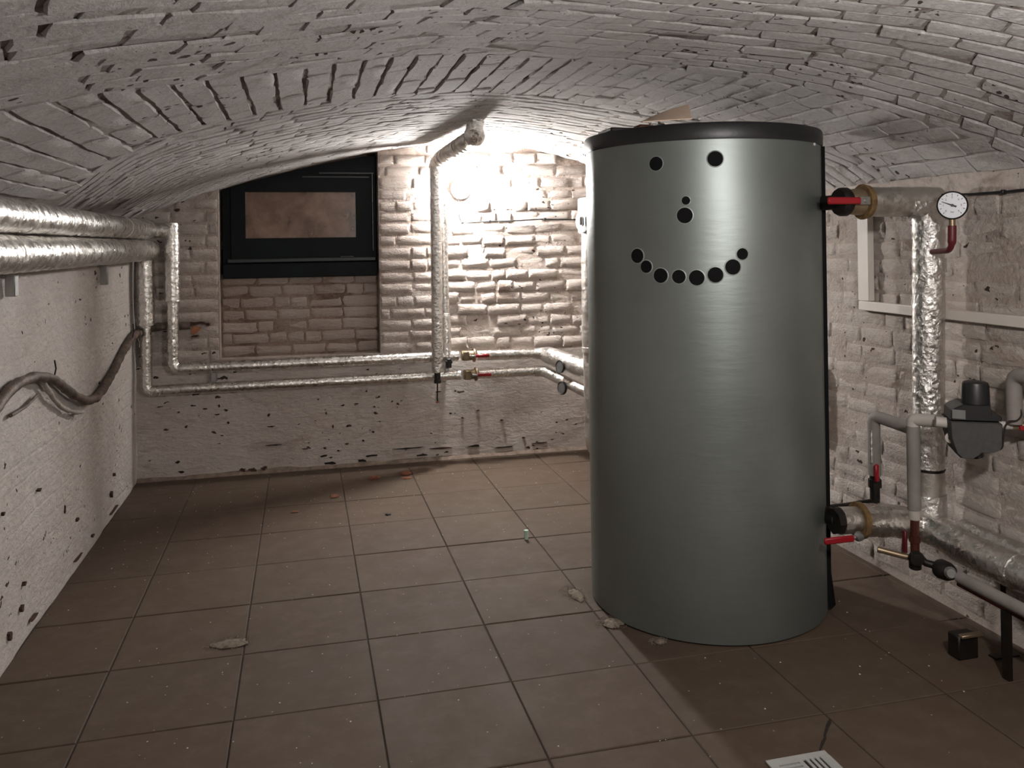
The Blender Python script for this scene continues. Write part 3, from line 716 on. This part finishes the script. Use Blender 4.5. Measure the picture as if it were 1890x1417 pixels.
# dark closing strip down the right flank
sa = math.radians(-34.5)
def tank_strip(b, a0, a1, z0, z1, h, n=4, m_=14):
    rows = []
    for j in range(m_+1):
        z = z0+(z1-z0)*j/m_; fl_ = .014*max(0, 1-(z-z0)/.05) if z0 < .1 else 0
        rows.append([TC+Vector(((TR+h+fl_*k/n)*math.cos(a0+(a1-a0)*k/n), (TR+h+fl_*k/n)*math.sin(a0+(a1-a0)*k/n), z)) for k in range(n+1)])
    b.sheet(rows, h+.001, Vector((-math.cos(a0), -math.sin(a0), 0))); return b
tank_strip(MB(), sa-.055, sa+.03, .012, 1.665, .012).build('closing_strip', M['matte'], tk)
th, pz = -0.9171, 1.6704
tank_strip(MB(), th-.012, th+.012, pz-.012, pz+.016, .0028, 2, 2).build('tag', M['white'], tk)
# things lying on the lid
ZT = 1.728
cb = MB(); rows = []
for j in range(9):
    v = j/8; rows.append([])
    for i in range(7):
        u = i/6; x = 1.105+.165*u+.035*v; y = 2.64+.10*v-.03*u; z = ZT+.003+.010*u+v*(.014+.050*u)+.006*math.sin(u*PI)*v
        rows[-1].append((x, y, z))
cb.sheet(rows, .003, (0, 0, 1)); tag(cb.build('cardboard_sheet', M['card'], loc=(1.165, 2.66, ZT)), 'curled tan cardboard sheet lying on the lid of the tank', 'cardboard')
pb = MB(); rows = []
for j in range(5):
    v = j/4; rows.append([(1.34+.19*i/6, 2.70+.16*v, ZT+.003+.038*(1-i/6)*(.4+.6*v)) for i in range(7)])
pb.sheet(rows, .0015, (0, 0, 1)); tag(pb.build('paper_sheet', M['paper'], loc=(1.34, 2.7, ZT)), 'white folded paper sheet on the tank lid beside the cardboard', 'paper')
pd = thing('dark_pad', 'dark flat pad lying near the left edge of the tank lid', 'pad', (1.12, 2.96, ZT)); MB().box((1.075, 2.86, ZT+.001), (1.19, 3.0, ZT+.016), ch=.004).build('pad', M['blackiron'], pd); MB().box((1.16, 2.80, ZT+.001), (1.205, 2.86, ZT+.02), ch=.004).build('edge_clip', M['rust'], pd)

# ---------------------------------------------------------------- pipework right of the tank
yr = 2.566
tp = thing('top_foil_pipe', 'thick foil pipe leaving the tank near its top and turning down the riser', 'pipe', (1.92, yr, 1.46))
foil_pipe(tp, [(1.905, yr, 1.460), (2.19, yr, 1.460)], .052, 'foil_dull', name='thick_section'); foil_pipe(tp, [(2.06, yr-.0, 1.452), (2.155, yr, 1.452), (2.155, yr, 1.34)], .053, 'foil_crinkled', .06, 'elbow')
foil_pipe(tp, [(2.155, yr, 1.42), (2.155, yr+.02, .515)], .0535, 'foil_crinkled', name='riser_section'); foil_pipe(tp, [(2.155, yr+.02, .505), (2.155, yr+.022, .36)], .0525, 'foil_dull', name='riser_section')
MB().cyl((1.882, yr, 1.46), (1.906, yr, 1.46), .062, 26, r2=.058).build('insulation_end', M['wool'], tp)
band(tp, (2.155, yr+.02, .51), (0, 0, 1), .0545, .006, 'blackiron'); band(tp, (2.155, yr, 1.235), (0, 0, 1), .056, .05, 'foil_crinkled'); band(tp, (2.155, yr+.01, .88), (0, 0, 1), .055, .012)
tv = thing('top_ball_valve', 'ball valve with red lever between tank top and thick foil pipe', 'valve', (1.82, yr, 1.46))
MB().cyl((1.80, yr, 1.46), (1.882, yr, 1.46), .040, 20, r2=.048).build('body', M['brass'], tv)
MB().tube(fillet([(1.815, yr, 1.46), (1.800, yr+.02, 1.46), (1.790, yr+.22, 1.46)], .03), .026, 16).build('connector', M['blackiron'], tv)
MB().lathe([(0, 0), (.045, 0), (.05, .01), (.05, .03), (.038, .045), (0, .045)], (1.79, yr, 1.46), (1, 0, 0), 18).build('nut', M['blackiron'], tv)
MB().box((1.705, yr-.072, 1.449), (1.832, yr-.060, 1.473), ch=.004).build('lever', M['red'], tv)
MB().box((1.826, yr-.070, 1.447), (1.868, yr-.058, 1.475), ch=.002).cyl((1.85, yr-.075, 1.461), (1.85, yr-.035, 1.461), .008, 10).build('lever_hub', M['steel'], tv)
# pressure gauge
gg = thing('pressure_gauge', 'round white pressure gauge on a dark red siphon at the riser top', 'gauge', (2.10, 2.39, 1.44))
gc = Vector((2.10, 2.39, 1.439)); gN = Vector((-.66, -.75, .0)).normalized()
MB().lathe([(0, 0), (.043, 0), (.0475, .006), (.0475, .022), (.045, .025), (.042, .021), (0, .021)], gc-gN*.012, gN, 36).build('case', M['blackiron'], gg)
fc = MB().lathe([(0, .0215), (.0425, .0215), (.0425, .0225), (0, .0225)], gc-gN*.012, gN, 36).build('face', plain('gauge face', (.62, .64, .68), .35, 0, .05), gg)
gU = Vector((0, 0, 1)).cross(gN).normalized(); gV = Vector((0, 0, 1))
def gp(a, r, h=.0112): return gc+gN*h+gU*r*math.cos(a)+gV*r*math.sin(a)
tb = MB()
for k in range(11):
    a = math.radians(225-27*k); tb.tube([gp(a, .033), gp(a, .039)], .0009, 5)
tb.build('scale_marks', M['black'], fc)
def gtext(s_, a, r, size):
    cu = bpy.data.curves.new('numeral_text', 'FONT'); cu.body = s_; cu.size = size; cu.align_x = 'CENTER'; cu.align_y = 'CENTER'; cu.extrude = .0002
    to = bpy.data.objects.new('numeral_text', cu); C.objects.link(to); bpy.context.view_layer.update(); me = bpy.data.meshes.new_from_object(to); bpy.data.objects.remove(to); me.materials.clear(); me.materials.append(M['black'])
    o = bpy.data.objects.new('numeral', me); C.objects.link(o); o.parent = fc
    Mx = Matrix.Identity(4)
    for k in range(3): Mx[k][0] = gU[k]; Mx[k][1] = gV[k]; Mx[k][2] = gN[k]
    Mx.translation = gp(a, r)-wloc(fc); o.matrix_local = Mx
for k, s_ in enumerate('0123456'): gtext(s_, math.radians(225-45*k), .0265, .0095)
gtext('bar', -PI/2, .022, .0085)
a0 = math.radians(158); MB().tube([gp(a0, .034, .0125), gp(a0, .010, .0125), gp(a0+PI, .013, .0125)], lambda t: .0008+.0022*t, 6).lathe([(0, 0), (.005, 0), (.005, .003), (0, .003)], gp(0, 0, .011), gN, 12).build('needle', M['black'], gg)
MB().cyl((2.10, 2.392, 1.395), (2.10, 2.392, 1.365), .010, 14).build('brass_nut', M['brass'], gg)
MB().tube(fillet([(2.10, 2.392, 1.372), (2.10, 2.395, 1.290), (2.13, 2.52, 1.283)], .035, 7, .01), lambda t: .0135 if t < .3 else .0100, 14).build('siphon', M['darkred'], gg)
cable('wall_cable', [(2.16, 2.54, 1.482), (2.19, 2.50, 1.481), (2.236, 2.45, 1.480), (2.236, 2.32, 1.479), (2.236, 2.18, 1.482), (2.236, 1.6, 1.486)], .0048, M['black'], 'black cable clipped along the top of the right wall', clips=[(2.236, 2.32, 1.479)])
# white boards on the right wall
fr = thing('board_frame', 'white painted wooden battens forming a corner on the right wall', 'batten', (XR-.01, 3.0, 1.04))
MB().box((XR-.032, 2.985, 1.078), (XR-.004, 3.055, 1.46), ch=.003).build('upright_batten', M['board'], fr)
MB().box((XR-.032, 1.5, 1.040), (XR-.004, 3.055, 1.077), ch=.003).build('level_batten', M['board'], fr)
# floor-level header
hd = thing('floor_header_pipe', 'thick foil-wrapped pipe running low along the right wall to the tank', 'pipe', (2.14, 2.4, .29))
foil_pipe(hd, [(1.885, 2.60, .345), (2.00, 2.60, .335), (2.13, 2.57, .315), (2.145, 2.40, .290), (2.145, 1.3, .287)], .056, 'foil', .09, wob=.005)
foil_pipe(hd, [(2.155, 2.586, .42), (2.155, 2.58, .30)], .058, 'foil_crinkled', name='tee')
foil_pipe(hd, [(2.185, 2.46, .335), (2.19, 2.2, .335), (2.19, 1.3, .338)], .030, 'foil_crinkled', name='rear_section')
MB().cyl((1.868, 2.60, .347), (1.888, 2.60, .346), .063, 24).build('insulation_end', M['wool'], hd)
foil_pipe(hd, [(1.80, 2.60, .352), (1.87, 2.60, .348)], .046, 'tape', name='end_wrap')
for y in (2.2, 2.0, 1.8): band(hd, (2.145, y, .289), (0, 1, 0), .0585, .03, 'foil_crinkled')
for y in (2.25, 1.75): MB().cyl((2.145, y, .0), (2.145, y, .24), .008, 10).box((2.10, y-.015, 0), (2.19, y+.015, .006)).build('floor_stand', M['blackiron'], hd)
bv = thing('bottom_ball_valve', 'ball valve with red lever low between tank and floor header pipe', 'valve', (1.79, 2.6, .35))
MB().cyl((1.80, 2.85, .35), (1.80, 2.60, .352), .030, 18).lathe([(0, 0), (.045, 0), (.045, .04), (0, .04)], (1.775, 2.60, .352), (1, 0, 0), 8).build('body', M['blackiron'], bv)
MB().box((1.70, 2.535, .298), (1.815, 2.547, .320), ch=.004).build('lever', M['red'], bv); MB().lathe([(0, 0), (.016, 0), (.018, .006), (.012, .02), (0, .022)], (1.835, 2.55, .313), (0, -1, 0), 16).cyl((1.80, 2.545, .31), (1.84, 2.545, .312), .008, 8).build('lever_hub', M['steel'], bv)
# small loop
lpz = thing('small_grey_loop', 'thin grey insulated pipe loop between tank foot and pump line', 'pipe', (2.05, 2.75, .36))
MB().tube(fillet([(2.06, 2.755, .45), (2.06, 2.755, .672), (2.105, 2.60, .650)], .03, 7, .02), .0225, 18).build('pipe_section', M['grey_ins'], lpz)
MB().tube([(2.04, 2.745, .50), (2.04, 2.745, .62)], .006, 8).build('highlight_strip', M['tape'], lpz)  # bright strip added as the highlight along the grey pipe
MB().cyl((2.06, 2.755, .36), (2.06, 2.755, .455), .018, 16).lathe([(0, 0), (.024, 0), (.024, .03), (0, .03)], (2.06, 2.755, .405), (0, 0, 1), 8).tube(fillet([(2.06, 2.755, .37), (2.06, 2.755, .345), (1.84, 2.72, .350), (1.72, 2.80, .355)], .02, 5, .02), .017, 14, wob=.003).build('fittings', M['blackiron'], lpz)
MB().box((2.035, 2.715, .435), (2.052, 2.727, .500), ch=.004).build('lever', M['red'], lpz)
# vertical grey pipe with pump
gv = thing('grey_pump_line', 'grey insulated pipe rising from floor shutoffs to the pump', 'pipe', (2.0, 2.40, .3))
X1, Y1 = 1.985, 2.452
foil_pipe(gv, [(X1, Y1, .40), (X1, Y1, .712), (2.055, 2.31, .752)], .0235, 'grey_ins' , .02, wob=0) if False else None
MB().tube(fillet([(X1, Y1, .42), (X1, Y1, .70)], .02), .0215, 18).build('pipe_section', M['grey_ins'], gv)
MB().tube(fillet([(X1, Y1, .695), (X1, Y1, .722), (2.02, 2.385, .728)], .02, 7, .01), .0205, 18).build('elbow', M['pale_ins'], gv)
MB().tube([(2.015, 2.395, .727), (2.05, 2.325, .733)], .0195, 18).build('pipe_section', M['grey_ins'], gv)
MB().cyl((X1, Y1, .425), (X1, Y1, .385), .0185, 14).build('collar', M['pale_ins'], gv)
MB().cyl((X1, Y1, .39), (X1, Y1, .25), .0145, 14).lathe([(0, 0), (.018, 0), (.018, .02), (0, .02)], (X1, Y1, .31), (0, 0, 1), 8).build('copper_section', M['copper'], gv)
MB().lathe([(0, 0), (.024, 0), (.026, .01), (.02, .022), (0, .024)], (X1-.006, Y1-.012, .262), (-.5, -.85, 0), 18).cyl((X1, Y1, .22), (X1, Y1, .255), .02, 10).build('drain_cock', M['blackiron'], gv)
MB().tube([(X1-.10, Y1+.06, .275), (X1-.04, Y1+.02, .262), (X1, Y1, .255)], .010, 10).build('side_branch', M['brass'], gv)
MB().box((X1-.028, Y1+.012, .27), (X1-.018, Y1+.03, .345), ch=.002).build('lever', M['darkred'], gv)
th_ = thing('small_thermometer', 'small round white thermometer beside the pump housing', 'thermometer', (2.03, 2.33, .69))
MB().lathe([(0, 0), (.0155, 0), (.017, .003), (.017, .009), (.013, .010), (0, .010)], (2.012, 2.312, .690), (-.66, -.75, 0), 22).build('case', M['pale_ins'], th_); MB().lathe([(0, .0101), (.0065, .0101), (.0065, .0112), (0, .0112)], (2.012, 2.312, .690), (-.66, -.75, 0), 18).build('dial_centre', M['blackiron'], th_); MB().cyl((2.012, 2.312, .69), (2.05, 2.345, .70), .006, 8).build('stem', M['blackiron'], th_)
pu = thing('circulation_pump', 'black circulation pump in a dark grey insulation shell at the right edge', 'pump', (2.1, 2.3, .7))
# axes seen from the room: A runs along the pump front, N towards the viewer
A = Vector((.86, -.50, 0)).normalized(); N = Vector((-.50, -.86, 0)).normalized(); O = Vector((2.065, 2.29, 0))
def prism(pts, d0, d1, ch=0):
    b = MB(); n = len(pts); vs = [O+A*u+N*d0+Vector((0, 0, z)) for u, z in pts]+[O+A*u+N*d1+Vector((0, 0, z)) for u, z in pts]
    c = Vector((0, 0, 0))
    for v in vs[n:]: c += v
    c /= n; vs += [c+(v-c)*.93+N*ch for v in vs[n:]]
    b.add(vs, [tuple(range(n))[::-1], tuple(range(2*n, 3*n))]+[(k, (k+1) % n, n+(k+1) % n, n+k) for k in range(n)]+[(n+k, n+(k+1) % n, 2*n+(k+1) % n, 2*n+k) for k in range(n)]); return b
prism([(-.068, .752), (-.066, .700), (-.058, .672), (-.050, .648), (-.036, .634), (-.004, .632), (.010, .642), (.024, .655), (.060, .656), (.078, .664), (.084, .680), (.084, .745), (.074, .752), (.02, .752)], -.07, .04, .012).build('insulation_shell', M['shell'], pu, ang=35)
prism([(-.066, .756), (-.064, .786), (-.052, .795), (-.030, .806), (.048, .806), (.052, .775), (.074, .775), (.080, .768), (.078, .757)], -.05, .055, .004).build('terminal_box', M['black'], pu, ang=25)
MB().lathe([(0, 0), (.041, 0), (.039, .062), (.036, .070), (.030, .073), (0, .073)], O+A*.016+N*.01+Vector((0, 0, .800)), (0, 0, 1), 28).build('motor_head', M['black'], pu)
prism([(-.062, .762), (-.062, .790), (-.024, .788), (-.024, .760)], .058, .061, .0005).build('rating_label', plain('faded rating label', (.16, .16, .155), .5), pu, False)
MB().lathe([(0, 0), (.004, 0), (.004, .002), (0, .002)], O-A*.028+N*.045+Vector((0, 0, .802)), (0, 0, 1), 10).build('indicator_mark', M['red_led'], pu)
MB().lathe([(0, 0), (.022, 0), (.022, .02), (.018, .04), (0, .042)], O+A*.012+N*.0+Vector((0, 0, .668)), (.35, 0, -1), 18).build('drain_boss', M['black'], pu)
MB().tube([O-A*.10+N*.0+Vector((0, 0, .738)), O-A*.05+Vector((0, 0, .734))], .017, 14).build('union', M['pale_ins'], pu); MB().tube([O+A*.075+Vector((0, 0, .735)), O+A*.125+Vector((0, 0, .735))], .013, 14).build('union', M['pale_ins'], pu)
e2 = O+A*.12+Vector((0, 0, .735))
rv = thing('side_ball_valve', 'ball valve with red lever right of the pump at the picture edge', 'valve', e2)
MB().cyl(e2, e2+A*.09, .014, 14).build('body', M['brass'], rv); MB().box((0, -.006, -.007), (.10, .006, .007), Matrix.Translation(e2+A*.012+N*.035+Vector((0, 0, .0))) @ Matrix.Rotation(-.527, 4, 'Z'), .002).build('lever', M['red'], rv)
cable('pump_cable', [O+A*.135+N*.03+Vector((0, 0, .80)), O+A*.140+N*.035+Vector((0, 0, .775)), O+A*.125+N*.04+Vector((0, 0, .757)), O+A*.10+N*.045+Vector((0, 0, .758)), O+A*.088+N*.05+Vector((0, 0, .74)), O+A*.080+N*.05+Vector((0, 0, .67)), O+A*.05+N*.03+Vector((0, 0, .658))], .0028, M['black'], 'thin black wire hooking round the pump housing', rad=.01)
rp = thing('grey_wall_elbow', 'grey insulated pipe elbow at the right edge above the pump', 'pipe', (2.16, 2.2, .78))
MB().tube(fillet([(2.165, 2.215, .745), (2.165, 2.215, .900), (2.165, 2.0, .897)], .035, 8, .02), .0235, 18).build('pipe_section', M['grey_ins'], rp)
# thin lower pipe
tl = thing('thin_floor_pipe', 'thin grey insulated pipe low in front of the floor header', 'pipe', (2.03, 2.3, .25))
MB().tube([(2.045, 2.32, .235), (2.05, 1.3, .222)], .0195, 16).build('pipe_section', M['grey_ins'], tl)
MB().tube([(2.075, 2.36, .195), (2.08, 1.3, .176)], .008, 12).build('bare_section', M['copper'], tl)
MB().lathe([(0, 0), (.028, 0), (.032, .012), (.03, .04), (.022, .055), (0, .055)], (2.03, 2.40, .238), (.2, -1, 0), 18).build('valve_body', M['blackiron'], tl)
MB().lathe([(0, 0), (.018, 0), (.020, .01), (.014, .02), (0, .02)], (2.028, 2.345, .243), (-.4, -.9, .2), 14).build('silver_cap', M['steel'], tl)
MB().tube([(X1+.01, Y1-.01, .262), (2.0, 2.42, .25), (2.03, 2.40, .242)], .012, 12).build('link', M['blackiron'], tl)
for y in (2.13, 1.85): MB().box((2.035, y-.012, .0), (2.05, y+.012, .205)).build('floor_stand', M['blackiron'], tl, False)
ob = thing('floor_block', 'small dim bracket block on the floor under the thin pipe', 'block', (2.0, 2.28, 0)); MB().box((1.985, 2.26, .0), (2.06, 2.31, .075), ch=.004).build('body', M['blackiron'], ob); MB().box((1.99, 2.25, .072), (2.07, 2.27, .082), ch=.002).build('edge', M['brass'], ob)
# pale rounded cover behind the tank's right flank
cp_ = thing('pale_wall_pipe', 'pale rounded vertical pipe end peeping out behind right edge of the tank', 'pipe', (2.0, 3.35, .5))
MB().lathe([(0, 0), (.03, .004), (.045, .02), (.05, .05), (.05, .28), (.045, .31), (.03, .326), (0, .33)], (2.205, 3.40, .47), (0, 0, 1), 20).build('cover', M['pale_ins'], cp_)

# ---------------------------------------------------------------- floor drain
dr = thing('floor_drain', 'square pale plastic floor drain grate in the tiles at the front', 'drain', (1.215, 1.87, 0))
cxd, cyd, hw = 1.2125, 1.868, .086
MB().box((cxd-hw, cyd-hw, .0005), (cxd+hw, cyd-hw+.022, .006), ch=.001).box((cxd-hw, cyd+hw-.022, .0005), (cxd+hw, cyd+hw, .006), ch=.001).box((cxd-hw, cyd-hw+.022, .0005), (cxd-hw+.022, cyd+hw-.022, .006)).box((cxd+hw-.022, cyd-hw+.022, .0005), (cxd+hw, cyd+hw-.022, .006)).box((cxd-.006, cyd-hw+.022, .0005), (cxd+.006, cyd+hw-.022, .006)).box((cxd-hw+.022, cyd-.006, .0005), (cxd-.006, cyd+.006, .006)).box((cxd+.006, cyd-.006, .0005), (cxd+hw-.022, cyd+.006, .006)).build('rim', M['drain'], dr)
MB().box((cxd-hw+.01, cyd-hw+.01, .0006), (cxd+hw-.01, cyd+hw-.01, .0016)).build('pan', M['crack'], dr, False)
for qx, qy, ori in ((1, 1, 0), (-1, 1, 1), (-1, -1, 0), (1, -1, 1)):
    for k in range(4):
        t = .006+.058*(k+.62)/4
        if ori == 0: lo_b, hi_b = (cxd+min(qx*t, qx*(t+.0085)), cyd+min(qy*.006, qy*.064)), (cxd+max(qx*t, qx*(t+.0085)), cyd+max(qy*.006, qy*.064))
        else: lo_b, hi_b = (cxd+min(qx*.006, qx*.064), cyd+min(qy*t, qy*(t+.0085))), (cxd+max(qx*.006, qx*.064), cyd+max(qy*t, qy*(t+.0085)))
        MB().box((lo_b[0], lo_b[1], .001), (hi_b[0], hi_b[1], .0058)).build('slat', M['drain'], dr, False)

# ---------------------------------------------------------------- litter
def chip(x, y, r, mat, name, label, cat, group=None, flat=.4):
    b = MB(); n = 9; vs = []; fs = []
    prof = [(.0, 0), (.8, .02), (1, .35), (.75, .8), (0, 1)]
    b.lathe([(r*p_, r*flat*h) for p_, h in prof], (x, y, .0005), (0, 0, 1), n)
    for v in b.v:
        v.x = x+(v.x-x)*(1+.5*noise.noise((v.x*90, v.y*90, 1)))*1.25; v.y = y+(v.y-y)*(1+.5*noise.noise((v.y*90, v.z*90, 5)))
    return tag(b.build(name, mat, loc=(x, y, 0), ang=20), label, cat, group)
chip(.377, 4.893, .030, M['chip'], 'brick_chip', 'red brick chip on the tiles under the window right end', 'debris', flat=.6)
chip(.562, 4.935, .028, M['chip'], 'brick_chip', 'larger of two touching brick chips near the back wall foot', 'debris', flat=.7)
chip(.556, 4.855, .025, M['chip'], 'brick_chip', 'flat brick splinter in front of the larger touching chip', 'debris', flat=.3)
chip(.143, 4.607, .022, M['chip'], 'brick_chip', 'brick chip alone left of the joint below the window', 'debris', flat=.55)
chip(-.056, 4.40, .016, M['chip'], 'brick_chip', 'smallest brick crumb, leftmost on the tiles', 'debris', flat=.4)
chip(.392, 4.225, .014, M['blackiron'], 'dark_pebble', 'small dark pebble on the middle tiles', 'debris', flat=.5)
def fluff(x, y, rx, ry, label, n=70):
    o = thing('dust_clump', label, 'dust', (x, y, 0)); b = MB()
    for k in range(n):
        a = random.uniform(0, 2*PI); q = random.random()**.6; px_ = x+rx*q*math.cos(a); py_ = y+ry*q*math.sin(a); z = .002+.012*(1-q)*random.random()
        d = random.uniform(0, PI); L = random.uniform(.006, .018)
        b.tube([(px_, py_, z), (px_+L*math.cos(d), py_+L*math.sin(d), z+random.uniform(0, .006)), (px_+1.6*L*math.cos(d+.6), py_+1.6*L*math.sin(d+.6), z)], .0007, 4)
    b.build('fibres', M['dust'], o); c = MB(); c.lathe([(0, 0), (.8, 0), (1, .15), (.6, .7), (0, 1)], (0, 0, 0), (0, 0, 1), 18)
    for v in c.v:
        s_ = 1+.4*noise.noise((v.x*2.2+x*9, v.y*2.2, 2)); v.x = x+v.x*rx*.72*s_; v.y = y+v.y*ry*.72*s_; v.z = .001+v.z*.012
    c.build('core', M['dust'], o)
fluff(-.255, 3.0, .075, .045, 'flat clump of grey fluff on the tiles at left front')
fluff(.985, 3.06, .035, .08, 'clump of dust at the left foot of the tank, farthest')
fluff(1.035, 2.80, .055, .05, 'clump of dust against the left front foot of the tank')
fluff(1.133, 2.625, .026, .022, 'round ball of fluff just in front of the tank')
gt = thing('wall_plug', 'tiny pale green plastic plug standing on a tile joint', 'plug', (.96, 3.70, 0))
MB().lathe([(0, 0), (.0085, 0), (.009, .002), (.009, .036), (.0105, .038), (.0105, .041), (0, .041)], (.958, 3.70, .0005), (0, 0, 1), 12).box((.951, 3.692, .004), (.965, 3.694, .034)).build('body', M['green_tube'], gt)
sb = MB()
for k in range(420):
    x = random.uniform(XL+.05, 1.9); y = random.uniform(2.1, 5.15)
    if y < 3.6 and random.random() < .4: continue
    if (Vector((x, y))-Vector((TC.x, TC.y))).length < TR+.02: continue
    r = random.uniform(.0012, .0032); sb.lathe([(r, 0), (r*.8, r*.5), (0, r*.7)], (x, y, .0), (0, 0, 1), 5)
tag(sb.build('plaster_crumbs', plain('white crumbs', (.55, .5, .45), .9), smooth=False), 'tiny white plaster crumbs scattered over the tiles', 'debris', kind='stuff')
